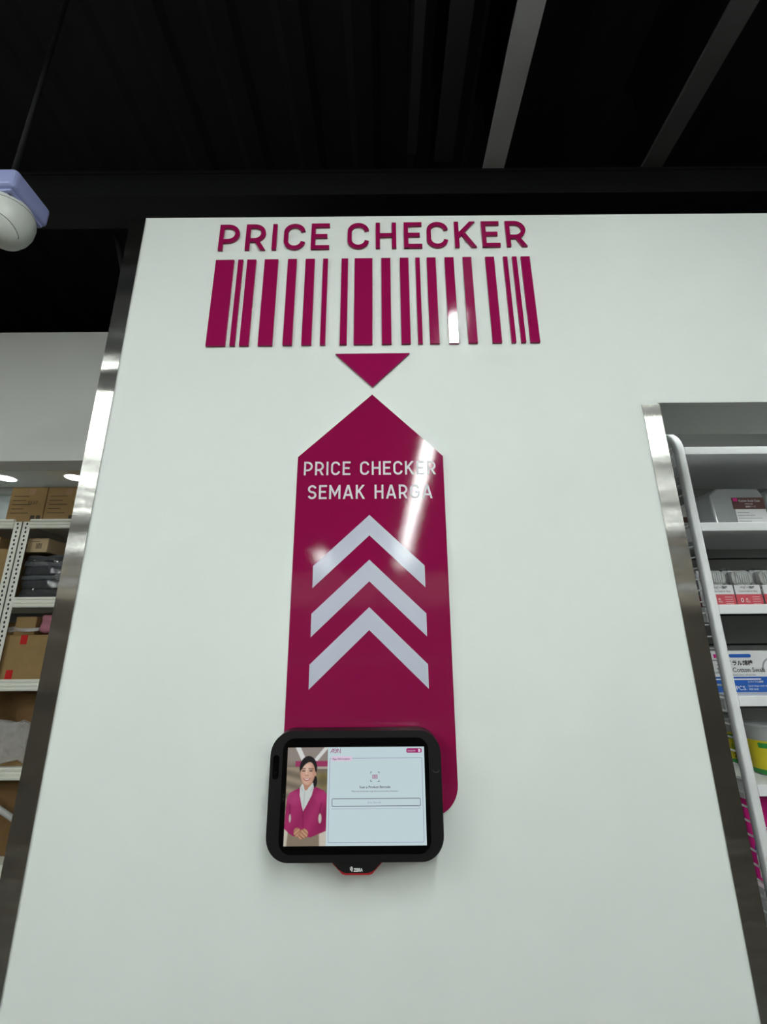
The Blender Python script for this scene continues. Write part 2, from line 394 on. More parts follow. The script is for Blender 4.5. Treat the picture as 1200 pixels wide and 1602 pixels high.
for x, nm, ys in rows:
    for i, yc in enumerate(ys):
        loc = (x, yc, 3.0); lab = '%s white batten light %s' % (nth[i], 'of the row ' + nm)
        if proto is None:
            proto = batten(); proto.location = loc; proto['label'] = lab
        else: dup(proto, loc, lab)

# unseen fill lamp added to brighten the alcove goods, hung behind the header
M['alcovefill'] = emis('alcove_fill', (0.95, 1.0, 0.97), 17.0)
t = thing('alcove_fill_light', 'added fill light, unseen above the display alcove', 'light', (1.5, 0.215, 2.40))
link('housing', B(-0.75, 0.75, -0.03, 0.03, -0.045, -0.002, bev=0.004), 'whitemetal', t)
link('diffuser', B(-0.745, 0.745, -0.022, 0.022, -0.056, -0.045), 'alcovefill', t)

# ---------------------------------------------------------------- heading letters on the wall
heads = [('P', -0.4020, 0.050), ('R', -0.3360, 0.0505), ('I', -0.2700, 0.011), ('C', -0.2415, 0.053), ('E', -0.1738, 0.0455),
         ('C', -0.0838, 0.0535), ('H', -0.0138, 0.0508), ('E', 0.0560, 0.0450), ('C', 0.1125, 0.0535), ('K', 0.1818, 0.0535),
         ('E', 0.2492, 0.0445), ('R', 0.3090, 0.0515)]
ordn = ['first', 'second', 'third', 'fourth', 'fifth', 'sixth', 'seventh', 'eighth', 'ninth', 'tenth', 'eleventh', 'twelfth',
        'thirteenth', 'fourteenth', 'fifteenth', 'sixteenth', 'seventeenth', 'eighteenth', 'nineteenth']
for i, (ch, x, w) in enumerate(heads):
    word = 'PRICE' if i < 5 else 'CHECKER'; k = i if i < 5 else i-5
    z0 = 2.4225 + 0.0052*(x+0.402)/0.76
    o = link('wall_letter', letter_bm(ch, 0, 0, w, 0.0795, 0.0108, -0.005, -0.0001), 'rasp')
    o.location = (x, 0, z0)
    tag(o, 'raspberry letter %s, %s letter of the wall heading word %s' % (ch, ordn[k], word), 'letter', 'heading letters on the wall')

# ---------------------------------------------------------------- barcode bars
bars = [(-.403, -.3585), (-.3485, -.3365), (-.3265, -.305), (-.284, -.251), (-.2275, -.206), (-.1845, -.162), (-.142, -.130),
        (-.097, -.081), (-.065, -.022), (-.0005, .0215), (.0445, .0655), (.0825, .093), (.110, .1315), (.1535, .1755), (.1975, .2185),
        (.2525, .274), (.296, .3065), (.318, .329), (.339, .361)]
for i, (a, b) in enumerate(bars):
    zo = 2.147 + 0.0035*(a+0.4)/0.76
    o = link('barcode_bar', Pz([(-(b-a)/2, 0), ((b-a)/2, 0), ((b-a)/2, 0.245), (-(b-a)/2, 0.245)], -0.005, -0.0001), 'rasp')
    o.location = ((a+b)/2, 0, zo)
    kind = 'wide' if b-a > 0.03 else ('thin' if b-a < 0.014 else 'medium')
    pos = 'leftmost' if i == 0 else 'rightmost' if i == 18 else ordn[i] + ' from left'
    tag(o, '%s raspberry bar, %s of the wall barcode' % (kind, pos), 'bar', 'bars of the wall barcode')
tag(link('pointer_triangle', Pz([(-0.106, 2.123), (-0.022, 2.038), (0.062, 2.1235)], -0.005, -0.0001), 'rasp'),
    'raspberry triangle pointing down below the barcode', 'triangle')

# ---------------------------------------------------------------- arrow board
BX = -0.0265
t = thing('arrow_board', 'tall raspberry arrow board with white lettering and three chevrons', 'sign', (BX, -0.0001, 1.21))
def rel(poly): return [(x-BX, z-1.21) for x, z in poly]
ol = [(-0.0228, 2.017), (-0.1785, 1.870)]
ol += [(-0.1785+0.047-0.047*math.cos(math.radians(a)), 1.262-0.047*math.sin(math.radians(a))) for a in range(0, 91, 9)]
ol += [(0.1235-0.047+0.047*math.sin(math.radians(a)), 1.262-0.047*math.cos(math.radians(a))) for a in range(0, 91, 9)]
ol += [(0.1255, 1.870)]
link('core', Pz(rel(ol), -0.0058, 0.0), 'boardedge', t)
link('face', Pz(rel(ol), -0.0070, -0.0059), 'board', t)
def textline(s, x0, x1, z, h, tk, ws):
    adv = {'P': .66, 'R': .68, 'I': .16, 'C': .70, 'E': .60, 'H': .68, 'K': .70, 'S': .66, 'M': .86, 'A': .80, 'G': .72, ' ': .36}
    gap = 0.19
    tot = sum(adv[c] for c in s) + gap*(len(s)-1)
    k = (x1-x0)/tot; x = x0
    for c in s:
        if c != ' ':
            link('letter', letter_bm(c, x-BX, z-1.21, adv[c]*k, h, tk, -0.0076, -0.0070), 'vinylw', t)
        x += (adv[c]+gap)*k
textline('PRICE CHECKER', -0.1645, 0.1095, 1.829, 0.0300, 0.0040, 1)
textline('SEMAK HARGA', -0.1545, 0.1005, 1.777, 0.0300, 0.0040, 1)
for zt in (1.7425, 1.6515, 1.5605):
    ch = [(-0.0285, zt), (0.0795, zt-0.1035), (0.0795, zt-0.1455), (-0.0285, zt-0.042), (-0.1380, zt-0.1455), (-0.1380, zt-0.1025)]
    link('chevron', Pz(rel(ch), -0.0074, -0.0070), 'vinyl', t)

# ---------------------------------------------------------------- price checker tablet
TX, TZ = -0.0495, 1.260
tb = thing('price_checker_tablet', 'black wall-mounted price checker tablet showing a scan page', 'tablet', (TX, 0, TZ))
link('wall_bracket', B(-0.09, 0.09, -0.0135, -0.0002-0.0070, -0.06, 0.06, bev=0.002), 'dark', tb)
link('casing', Pz(rrect(-0.1415, 0.1415, -0.094, 0.094, 0.036, 10), -0.0455, -0.0135, bev=0.0085, seg=4), 'dark', tb, smooth=False)
link('front_glass', Pz(rrect(-0.121, 0.121, -0.083, 0.083, 0.019, 8), -0.0462, -0.0440), 'glass', tb)
# side features
cam_slot = link('camera_window', Pz(rrect(-0.1365, -0.1265, 0.022, 0.058, 0.0048, 6), -0.0460, -0.0445), 'glass', tb)
bm = lathe(bmesh.new(), [(0.0028, 0.0), (0.0028, 0.0006), (0.0006, 0.0008)], n=16)
bmesh.ops.rotate(bm, verts=bm.verts, cent=(0, 0, 0), matrix=Matrix.Rotation(PI/2, 3, 'X'))
bmesh.ops.translate(bm, verts=bm.verts, vec=(-0.1315, -0.0460, 0.032)); link('lens', bm, 'lens', cam_slot)
bm = bmesh.new(); stroke(bm, arc(0.1325, 0.0365, 0.0062, 0.0062, 200, 340, 12), 0.0009, -0.0459, -0.0440)
link('speaker_notch', bm, 'grille', tb)
for zz in (-0.006, 0.000):
    link('indicator_dot', Pz(arc(-0.1165, zz, 0.0006, 0.0006, 0, 330, 8), -0.0465, -0.0462), 'grille', tb)
# scanner nose under the casing
def nose(s, drop):
    top, wd = -0.0915, 0.042
    p = [(-wd, top), (-wd+0.004, top-0.003)]
    p += [(-0.029-s, top-0.0120-drop*0.5), (-0.0235-s, top-0.0165-drop), (-0.018-s, top-0.0180-drop)]
    q = [(-x, z) for x, z in p[::-1]]
    return p + q
def shift(poly, dx): return [(x+dx, z) for x, z in poly]
link('scanner_rim', Pz(shift(nose(0.0005, 0.0035), 0.0035), -0.0415, -0.0170, bev=0.002, seg=2), 'red', tb)
nz_ = link('scanner_nose', Pz(shift(nose(-0.0005, 0.0), 0.0035), -0.0445, -0.0160, bev=0.003, seg=2), 'dark', tb)
tx = text('nose_wordmark', 'ZEBRA', -0.0015, -0.0449, -0.1060, 0.0062, 'inkw', nz_, bold=0.0002, sx=0.75)
bm = bmesh.new()
for pts in ([(-0.0058, -0.0995), (-0.0046, -0.1010), (-0.0052, -0.1050)], [(-0.0040, -0.0998), (-0.0034, -0.1028), (-0.0044, -0.1063)], [(-0.0072, -0.1008), (-0.0064, -0.1030), (-0.0066, -0.1044)]):
    stroke(bm, pts, 0.0009, -0.0450, -0.0447)
link('nose_emblem', bm, 'inkw', nz_)

# screen ----------------------------------------------------------
SX0, SX1, SZ0, SZ1 = -0.1128, 0.1138, -0.0712, 0.0692     # lit area, tablet coordinates
PXR = SX0 + 0.0668                                         # right side of the portrait
YS = -0.0466
UI = emis('screen_page', lin((186, 205, 209)), 1.0)
UIL = emis('screen_line', lin((140, 143, 170)), 1.0)
UID = emis('screen_dark', lin((78, 62, 82)), 1.0)
UIM = emis('screen_magenta', lin((150, 22, 98)), 1.0)
UIP = emis('screen_pink', lin((212, 190, 212)), 1.0)
UIW = emis('screen_white', lin((232, 232, 238)), 1.0)
sc = link('screen', Pz([(PXR, SZ0), (SX1, SZ0), (SX1, SZ1), (PXR, SZ1)], YS, YS+0.0003), UI, tb)
def mixc(a, b, k): return tuple(x+(y-x)*k for x, y in zip(a, b))
def sm(e0, e1, x):
    t = max(0.0, min(1.0, (x-e0)/(e1-e0))); return t*t*(3-2*t)
def ell(X, Y, cx, cy, rx, ry, soft=0.08):
    d = math.hypot((X-cx)/rx, (Y-cy)/ry); return 1-sm(1-soft, 1+soft, d)
def inpoly(X, Y, P):
    r = False; j = len(P)-1
    for i in range(len(P)):
        xi, yi = P[i]; xj, yj = P[j]
        if (yi > Y) != (yj > Y) and X < (xj-xi)*(Y-yi)/(yj-yi)+xi: r = not r
        j = i
    return r
def seg_d(X, Y, ax, ay, bx, by):
    vx, vy = bx-ax, by-ay; t = max(0, min(1, ((X-ax)*vx+(Y-ay)*vy)/(vx*vx+vy*vy)))
    return math.hypot(X-ax-t*vx, Y-ay-t*vy)
SH = [(372, 655), (300, 690), (215, 735), (185, 800), (172, 960), (160, 1220), (230, 1290), (300, 1330), (330, 1310), (480, 1335),
      (530, 1345), (740, 1260), (740, 760), (700, 705), (600, 660), (545, 640)]
SHIRT = [(388, 615), (360, 660), (362, 770), (385, 880), (415, 992), (455, 920), (530, 770), (556, 660), (545, 600)]
def portrait(X, Y):
    # shop behind the assistant
    c = mixc((150, 140, 132), (120, 110, 96), sm(250, 420, Y))
    if Y > 370:
        s = math.sin((Y + (X-165)*(-0.28 if X < 400 else 0.06))/26.0)
        c = mixc(c, (176, 160, 138) if X < 420 else (140, 128, 84), 0.35+0.35*s)
        if X > 560: c = mixc(c, (92, 84, 40), 0.45*ell(X, Y, 690, 560, 70, 90, 0.5))
    c = mixc(c, (226, 228, 226), 1-sm(26, 42, seg_d(X, Y, 300, 60, 410, 290)))
    c = mixc(c, (226, 228, 226), 1-sm(18, 34, seg_d(X, Y, 750, 60, 560, 290)))
    if 285 < Y < 368 and (X > 280): c = mixc(c, (160, 50, 98), 0.9)
    if 368 <= Y < 400 and X > 560: c = mixc(c, (200, 196, 190), 0.7)
    if Y > 1180: c = mixc(c, (206, 200, 184), sm(1180, 1260, Y))
    # trousers
    if Y > 1250:
        k = sm(185, 215, X-(1460-Y)*0.08)*(1-sm(640, 668, X+(1460-Y)*0.05)); c = mixc(c, (138, 124, 106), k)
    # cardigan
    if inpoly(X, Y, SH):
        k = 0.5+0.5*math.sin(X/47.0+Y/90.0)
        cc = mixc((168, 44, 104), (134, 22, 76), 0.45*k+0.4*sm(560, 720, X)*sm(820, 1050, Y))
        cc = mixc(cc, (192, 76, 132), 0.55*(1-sm(60, 150, math.hypot(X-260, Y-800))))
        cc = mixc(cc, (186, 62, 122), 0.5*(1-sm(40, 130, math.hypot(X-650, Y-790))))
        cc = mixc(cc, (108, 12, 62), 0.5*(1-sm(4, 16, seg_d(X, Y, 672, 880, 640, 1040))))
        cc = mixc(cc, (108, 12, 62), 0.5*(1-sm(4, 16, seg_d(X, Y, 225, 900, 232, 1030))))
        cc = mixc(cc, (108, 12, 62), 0.4*(1-sm(3, 12, seg_d(X, Y, 415, 990, 425, 1250))))
        c = cc
    c = mixc(c, (200, 200, 186), ell(X, Y, 655, 1090, 22, 68, 0.2))
    c = mixc(c, (190, 188, 180), ell(X, Y, 236, 1085, 14, 58, 0.25))
    # hair at the back and pony tail
    c = mixc(c, (26, 22, 26), ell(X, Y, 566, 575, 34, 85, 0.15))
    c = mixc(c, (28, 24, 28), ell(X, Y, 470, 385, 124, 172, 0.05))
    # neck and shirt
    if 540 < Y < 720: c = mixc(c, (186, 140, 116), sm(384, 396, X)*(1-sm(532, 546, X)))
    if inpoly(X, Y, SHIRT):
        w = mixc((208, 216, 214), (176, 186, 186), 0.6*(1-sm(2, 14, seg_d(X, Y, 430, 720, 418, 980))))
        k = 1 - (1 if inpoly(X, Y, [(395, 590), (430, 700), (455, 700), (535, 600)]) else 0)
        c = mixc(c, w, k)
        c = mixc(c, (160, 168, 170), 0.6*(1-sm(2, 8, min(seg_d(X, Y, 372, 660, 405, 712), seg_d(X, Y, 545, 650, 515, 720)))))
    # face
    f = ell(X, Y, 463, 455, 106, 172, 0.05)
    if f > 0:
        sk = mixc((214, 174, 152), (184, 134, 112), 0.8*sm(40, 130, abs(X-448)+0.25*max(0, Y-500)))
        sk = mixc(sk, (236, 204, 186), 0.6*ell(X, Y, 440, 370, 60, 40, 0.6))
        sk = mixc(sk, (226, 166, 150), 0.5*max(ell(X, Y, 398, 490, 30, 24, 0.7), ell(X, Y, 522, 490, 28, 24, 0.7)))
        sk = mixc(sk, (64, 44, 38), 0.75*(1-sm(3, 10, min(seg_d(X, Y, 374, 398, 428, 394), seg_d(X, Y, 478, 396, 540, 398)))))
        sk = mixc(sk, (40, 28, 28), 0.9*max(ell(X, Y, 404, 427, 24, 9, 0.5), ell(X, Y, 508, 427, 25, 9, 0.5)))
        sk = mixc(sk, (176, 122, 102), 0.55*(1-sm(4, 12, seg_d(X, Y, 430, 490, 470, 492))))
        sk = mixc(sk, (240, 214, 198), 0.5*(1-sm(4, 14, seg_d(X, Y, 448, 400, 446, 470))))
        sk = mixc(sk, (160, 66, 66), 0.85*ell(X, Y+0.006*(X-453)**2, 453, 552, 52, 17, 0.35))
        sk = mixc(sk, (236, 228, 222), 0.95*ell(X, Y+0.006*(X-453)**2, 453, 548, 40, 8, 0.4))
        hl = 300 + 0.010*(X-490)**2*0.75
        f *= sm(hl-8, hl+10, Y)
        c = mixc(c, sk, f)
    c = mixc(c, (206, 160, 136), ell(X, Y, 571, 470, 12, 34, 0.3))
    # clasped hands
    for hx, hy, rx, ry in ((345, 1275, 52, 62), (400, 1322, 42, 48), (440, 1290, 60, 64)):
        h = ell(X, Y, hx, hy, rx, ry, 0.12)
        if h: c = mixc(c, mixc((206, 160, 130), (150, 102, 78), 0.35+0.35*math.sin((X*(0.9 if hx < 400 else -0.9)+Y)/9.0) + 0.5*sm(0.75, 1.0, math.hypot((X-hx)/rx, (Y-hy)/ry))), h)
    return c
NXP, NZP = 96, 200
bm = bmesh.new(); grid = []
for j in range(NZP+1):
    row = []
    for i in range(NXP+1):
        row.append(bm.verts.new((SX0+(PXR-SX0)*i/NXP, YS, SZ1+(SZ0-SZ1)*j/NZP)))
    grid.append(row)
for j in range(NZP):
    for i in range(NXP): bm.faces.new((grid[j][i], grid[j+1][i], grid[j+1][i+1], grid[j][i+1]))
me = bpy.data.meshes.new('assistant_picture'); bm.to_mesh(me); bm.free()
ca = me.color_attributes.new('picture', 'FLOAT_COLOR', 'POINT')
for j in range(NZP+1):
    for i in range(NXP+1):
        ca.data[j*(NXP+1)+i].color = (*lin(portrait(163+582*i/NXP, 88+1372*j/NZP)), 1)
pm = emis('screen_picture', (1, 1, 1), 0.78)
at = pm.node_tree.nodes.new('ShaderNodeVertexColor'); at.layer_name = 'picture'
pm.node_tree.links.new(at.outputs['Color'], pm.node_tree.nodes['Principled BSDF'].inputs['Emission Color'])
me.materials.append(pm)
po = bpy.data.objects.new('assistant_picture', me); C.objects.link(po); po.parent = tb
po['label'] = 'portrait of a smiling shop assistant in a raspberry cardigan'
Y1, Y2 = YS-0.0002, YS-0.0003
def frame_line(nm, x0, x1, z0, z1, w, m, par=sc, r=0.0015):
    bm = bmesh.new()
    stroke(bm, rrect(x0, x1, z0, z1, r, 3), w, Y1, YS, closed=True); return link(nm, bm, m, par)
W = SX1-PXR
frame_line('page_border', PXR+0.0035, SX1-0.0042, SZ0+0.0045, SZ1-0.0165, 0.00075, UIL)
link('tab_strip', Pz(rrect(PXR+0.006, PXR+0.040, SZ1-0.0205, SZ1-0.0135, 0.001, 3), Y2, YS), UIP, sc)
text('tab_text', 'App Information', PXR+0.0078, Y2-0.0001, SZ1-0.0186, 0.0043, UID, sc, bold=0.00003)
link('menu_button', Pz(rrect(SX1-0.0295, SX1-0.004, SZ1-0.0090, SZ1-0.0022, 0.0022, 4), Y1, YS), UIM, sc)
text('menu_text', 'ENGLISH', SX1-0.0275, Y1-0.0001, SZ1-0.0070, 0.0034, UIP, sc)
link('menu_icon', Pz(rrect(SX1-0.0100, SX1-0.0062, SZ1-0.0078, SZ1-0.0034, 0.0006, 2), Y1-0.0001, YS), UIP, sc)
bm = bmesh.new()
lx, lz, hh = PXR+0.0040, SZ1-0.0085, 0.0062
for p in ([(0, 0), (0.0042, 0.0062), (0.0047, 0.0062), (0.0047, 0)], [(0.0015, 0.0022), (0.0047, 0.0022)],
          [(0.0052, 0.0045)] + arc(0.0082, 0.0031, 0.0028, 0.0028, 120, -120, 10), [(0.0060, 0.0031), (0.0105, 0.0031)],
          [(0.0122, 0), (0.0122, 0.0062), (0.0166, 0.0), (0.0166, 0.0062)]):
    stroke(bm, [(lx+a, lz+b) for a, b in p], 0.0008, Y1, YS)
link('page_logo', bm, UIM, sc)
cx = (PXR+SX1)/2 - 0.002
bm = bmesh.new()
for k, (wd) in enumerate((0.0010, 0.0006, 0.0012, 0.0006, 0.0010)):
    x = cx-0.0036+k*0.0018; prism(bm, [(x-wd/2, 0.0222), (x+wd/2, 0.0222), (x+wd/2, 0.0285), (x-wd/2, 0.0285)], Y1, YS)
link('barcode_icon', bm, UIM, sc)
bm = bmesh.new()
for sx in (-1, 1):
    for sz in (-1, 1):
        stroke(bm, [(cx+sx*0.0070, 0.0253+sz*0.0045), (cx+sx*0.0070, 0.0253+sz*0.0068), (cx+sx*0.0047, 0.0253+sz*0.0068)], 0.0007, Y1, YS)
link('icon_corners', bm, UID, sc)
text('page_title', 'Scan a Product Barcode', cx, Y1, 0.0088, 0.0052, UID, sc, 'CENTER', bold=0.00007)
text('page_hint', 'Please scan the barcode to get the price and product information', cx, Y1, 0.0036, 0.0031, UID, sc, 'CENTER', sx=0.92)
frame_line('entry_field', PXR+0.0085, SX1-0.0085, -0.0166, -0.0060, 0.0008, UID)
text('entry_text', 'Enter Barcode', cx-0.001, Y1, -0.0126, 0.0037, UIL, sc, 'CENTER')
link('page_rule', Pz([(PXR+0.0085, -0.0206), (SX1-0.0085, -0.0206), (SX1-0.0085, -0.0202), (PXR+0.0085, -0.0202)], Y1, YS), UIL, sc)

# ---------------------------------------------------------------- surveillance camera
t = thing('dome_camera', 'white dome surveillance camera on a lilac box at the left edge', 'camera', (-0.905, -0.050, 2.50))
link('mounting_box', B(-0.078, 0.066, -0.060, 0.052, 0.0, 0.056, bev=0.012, seg=4), 'lilac', t)
link('rim_plate', B(-0.070, 0.058, -0.052, 0.044, -0.006, 0.002, bev=0.002), 'lilac', t)
link('grille_plate', B(-0.062, 0.050, -0.044, 0.036, -0.008, -0.004), 'lilac2', t)
bm = lathe(bmesh.new(), [(0.050, 0.0), (0.056, -0.014), (0.0575, -0.032), (0.054, -0.052), (0.046, -0.072), (0.034, -0.090), (0.018, -0.101), (0.003, -0.104)], n=40)
bmesh.ops.rotate(bm, verts=bm.verts, cent=(0, 0, 0), matrix=Matrix.Rotation(math.radians(-8), 3, 'Y'))
bmesh.ops.translate(bm, verts=bm.verts, vec=(0.010, -0.004, -0.004))
dm = link('dome', bm, 'dome', t, smooth=True)
def on_dome(ang, z):
    pr = [(0.050, 0.0), (0.056, -0.014), (0.0575, -0.032), (0.054, -0.052), (0.046, -0.072), (0.034, -0.090), (0.018, -0.101), (0.003, -0.104)]
    for (r0, z0), (r1, z1) in zip(pr, pr[1:]):
        if z0 >= z >= z1: r = r0+(r1-r0)*(z-z0)/(z1-z0); break
    v = Vector((r*math.cos(ang), r*math.sin(ang), z)); v.rotate(Matrix.Rotation(math.radians(-8), 3, 'Y')); return v + Vector((0.010, -0.004, -0.004))
bm = bmesh.new(); tube(bm, [on_dome(2*PI*k/40, -0.020) for k in range(41)], 0.0006, 5); link('seam', bm, 'seam', dm)
bm = bmesh.new(); tube(bm, [on_dome(math.radians(-150+5*k), -0.030-0.0020*k) for k in range(32)], 0.0008, 5); link('seam', bm, 'seam', dm)
bm = bmesh.new(); bmesh.ops.create_icosphere(bm, subdivisions=3, radius=0.016, matrix=Matrix.Translation((-0.040, -0.036, -0.058)))
link('lens', bm, 'lens', t, smooth=True)
bm = bmesh.new(); tube(bm, [(-0.006, 0, 0.05), (-0.006, 0, 1.075)], 0.006, 10); link('drop_pipe', bm, 'beam', t, smooth=True)

# ---------------------------------------------------------------- stock room downlights
for i, x in enumerate((-2.285, -1.86, -2.71)):
    t = thing('downlight', ('round downlight above the stock boxes, second from the steel corner', 'round downlight above the stock boxes, beside the steel corner',
                            'round downlight above the stock boxes, farthest from the steel corner')[i], 'light', (x, 1.63, 2.46), 'stock room downlights')
    link('bezel', lathe(bmesh.new(), [(0.064, -0.0005), (0.064, -0.003), (0.056, -0.0045), (0.055, -0.001)], n=28, cap=False), 'whitemetal', t)
    link('diffuser', lathe(bmesh.new(), [(0.055, -0.0008), (0.055, -0.0035)], n=28), 'downlight', t)
for i, x in enumerate((-1.4, -2.0, -2.6)):
    dup(t, (x, 1.12, 2.46), ('front row stock room downlight nearest the partition', 'middle front row stock room downlight', 'front row stock room downlight farthest from the partition')[i])

# ---------------------------------------------------------------- stock racks
LEV = (2.067, 1.668, 1.286, 0.917, 0.55, 0.16)
def rack(x0, x1, label):
    t = thing('storage_rack', label, 'rack', (x0, 1.34, 0), 'cream slotted-angle storage racks')
    w = x1-x0
    for px, s in ((0, 1), (w, -1)):
        for py, q in ((0, 1), (0.46, -1)):
            bm = bmesh.new()
            a, b = (px, px+s*0.040)
            box(bm, min(a, b), max(a, b), py, py+q*0.002, 0, 2.104)
            box(bm, min(px, px+s*0.002), max(px, px+s*0.002), py, py+q*0.040, 0, 2.104)
            u = link('upright', bm, 'rack', t)
            if q > 0:
                hb = bmesh.new(); z = 0.05
                while z < 2.09:
                    for dx, dz in ((0.019, 0.0), (0.0225, 0.0215)):
                        c = px+s*dx
                        prism(hb, [(c-0.0045, z+dz-0.003), (c, z+dz-0.0075), (c+0.0045, z+dz-0.003), (c+0.0045, z+dz+0.003), (c, z+dz+0.0075), (c-0.0045, z+dz+0.003)], -0.0006, 0.0002)
                    z += 0.043
                h = link('slot_holes', hb, 'hole', u); h['kind'] = 'stuff'
    for z in LEV:
        bm = bmesh.new(); box(bm, 0.002, w-0.002, 0.005, 0.455, z+0.028, z+0.036); sh = link('shelf', bm, 'rack', t)
        for y0 in (-0.004, 0.450):
            bm = bmesh.new()
            x_a, x_b = 0.041, w-0.041
            box(bm, x_a, x_b, y0, y0+0.012, z, z+0.050)
            for zz, hgt in ((0.004, 0.008), (0.020, 0.007), (0.038, 0.010)): box(bm, x_a, x_b, y0-0.005, y0, z+zz, z+zz+hgt)
            link('beam', bm, 'rack', sh)
    return t
rack(-1.868, -0.95, 'cream storage rack holding the bagged clothes and red-taped carton')
rack(-2.85, -1.872, 'cream storage rack at the far left edge')

def carton(label, x0, x1, z0, h, depth, m='kraft', y0=1.362, rz=0.0, tape='tan', group='cartons on the stock racks', flaps=True):
    w = x1-x0
    t = thing('carton', label, 'carton', ((x0+x1)/2, y0+depth/2, z0), group, rz)
    link('body', B(-w/2, w/2, -depth/2, depth/2, 0, h-0.004, bev=0.002, seg=1), m, t)
    for s in (-1, 1):
        y_a, y_b = (-depth/2, -0.001) if s < 0 else (0.001, depth/2)
        link('top_flap', B(-w/2+0.001, w/2-0.001, y_a+0.0005, y_b, h-0.0035, h), m, t)
    if tape:
        link('tape', B(-w/2+0.0005, w/2-0.0005, -0.024, 0.024, h+0.0002, h+0.0008), tape, t)
    return t
def printlines(t, w, depth, h, rows, x0, x1, z0, z1, m='ink'):
    bm = bmesh.new()
    for i in range(rows):
        z = z1-(z1-z0)*i/max(1, rows-1); L_ = (x1-x0)*random.uniform(0.5, 1.0)
        box(bm, x0, x0+L_, -depth/2-0.0006, -depth/2-0.0001, z-0.0014, z+0.0014)
    return link('print_lines', bm, m, t)
SH1 = 2.067+0.0365; SH2 = 1.668+0.0365; SH3 = 1.286+0.0365; SH4 = 0.917+0.0365; SH5 = 0.55+0.0365
# top shelf
for i, (a, b, lab) in enumerate(((-1.975, -1.785, 'printed carton on top of the racks, marked 5537'), (-1.781, -1.585, 'printed carton on top of the racks with a tan square, beside the steel corner'))):
    t = carton(lab, a, b, 2.1045, 0.192, 0.30, 'kraft', 1.350)
    w = b-a
    printlines(t, w, 0.30, 0.19, 5, -w/2+0.018, w/2-0.05, 0.050, 0.142)
    if i == 0: text('carton_number', '5537', 0.004, -0.1507, 0.098, 0.026, 'ink', t)
    else: text('carton_number', '17', 0.04, -0.1507, 0.098, 0.024, 'ink', t)
    link('tan_square', B(0.0, 0.032, -0.1508, -0.1501, 0.150, 0.184), 'tan', t)
    bm = bmesh.new()
    for dx in (0, 0.03): box(bm, w/2-0.062+dx, w/2-0.040+dx, -0.1507, -0.1501, 0.012, 0.036)
    link('handling_marks', bm, 'ink', t)
# left rack, second level
carton('tan carton on the left rack, standing behind the post', -2.16, -1.925, SH2, 0.262, 0.30)
carton('small tan carton at the left edge, on top of another', -2.20, -1.985, SH2+0.2635, 0.062, 0.26)
carton('tan carton lying on the left rack below the small one', -2.50, -2.18, SH2, 0.20, 0.32)
# right rack, second level: bagged clothes with a carton on top
def cloth_slab(bm, x0, x1, y0, y1, z0, z1, n=9, amp=0.012, seed=0):
    rnd = random.Random(seed)
    r = bmesh.ops.create_cube(bm, size=1.0, matrix=Matrix.Translation(((x0+x1)/2, (y0+y1)/2, (z0+z1)/2)) @ Matrix.Diagonal((x1-x0, y1-y0, z1-z0, 1)))
    es = list({e for v in r['verts'] for e in v.link_edges})
    res = bmesh.ops.bevel(bm, geom=es, offset=min(z1-z0, y1-y0)*0.3, segments=3, profile=0.6, affect='EDGES')
    bmesh.ops.subdivide_edges(bm, edges=[e for e in bm.edges if e.calc_length() > 0.03], cuts=3, use_grid_fill=True)
    ph = [rnd.uniform(0, 6.28) for _ in range(6)]
    for v in bm.verts:
        x, y, z = v.co
        k = math.sin(x*55+ph[0]+z*30)+0.6*math.sin(x*110+y*70+ph[1])+0.5*math.sin(z*140+ph[2]+x*20)
        v.co.z += amp*0.22*k; v.co.y += amp*0.45*math.sin(x*48+z*90+ph[3]) ; v.co.x += amp*0.25*math.sin(z*80+y*40+ph[4])
    return bm
t = thing('clothes_bundle', 'charcoal clothes stacked in clear plastic on the middle shelf', 'clothes', (-1.745, 1.50, SH2+0.008))
for i, (z0, z1, m) in enumerate(((0.004, 0.050, 'darkcloth'), (0.048, 0.098, 'darkcloth'), (0.096, 0.120, 'greycloth'), (0.118, 0.165, 'darkcloth'), (0.163, 0.190, 'greycloth'), (0.188, 0.222, 'darkcloth'))):
    link('folded_garment', cloth_slab(bmesh.new(), -0.100+0.004*(i % 2), 0.112-0.006*(i % 3), -0.122, 0.12, z0, z1, seed=i), m, t, smooth=True)
link('plastic_wrap', cloth_slab(bmesh.new(), -0.108, 0.122, -0.138, 0.13, 0.003, 0.229, amp=0.008, seed=21), 'film', t, smooth=True)
t = carton('small pale carton with printed label on the bagged clothes', -1.850, -1.742, 1.9500, 0.072, 0.26, 'kraft3', 1.372)
printlines(t, 0.108, 0.26, 0.07, 1, -0.03, 0.045, 0.056, 0.056)
bm = bmesh.new()
for ix in range(5):
    box(bm, -0.004+ix*0.006, -0.001+ix*0.006, -0.1306, -0.1301, 0.018, 0.046)
link('print_block', bm, 'ink', t)
t = thing('clear_bag', 'crumpled clear bag between the clothes and the steel corner', 'bag', (-1.568, 1.43, SH2+0.016))
link('film', cloth_slab(bmesh.new(), -0.036, 0.050, -0.07, 0.06, 0.004, 0.22, amp=0.02, seed=5), 'haze', t, smooth=True)
link('contents', cloth_slab(bmesh.new(), -0.025, 0.04, -0.055, 0.045, 0.006, 0.11, amp=0.015, seed=6), 'pink', t, smooth=True)
carton('large brown carton deep beside the bagged clothes', -1.60, -1.25, SH2, 0.31, 0.27, 'kraft2', 1.515)
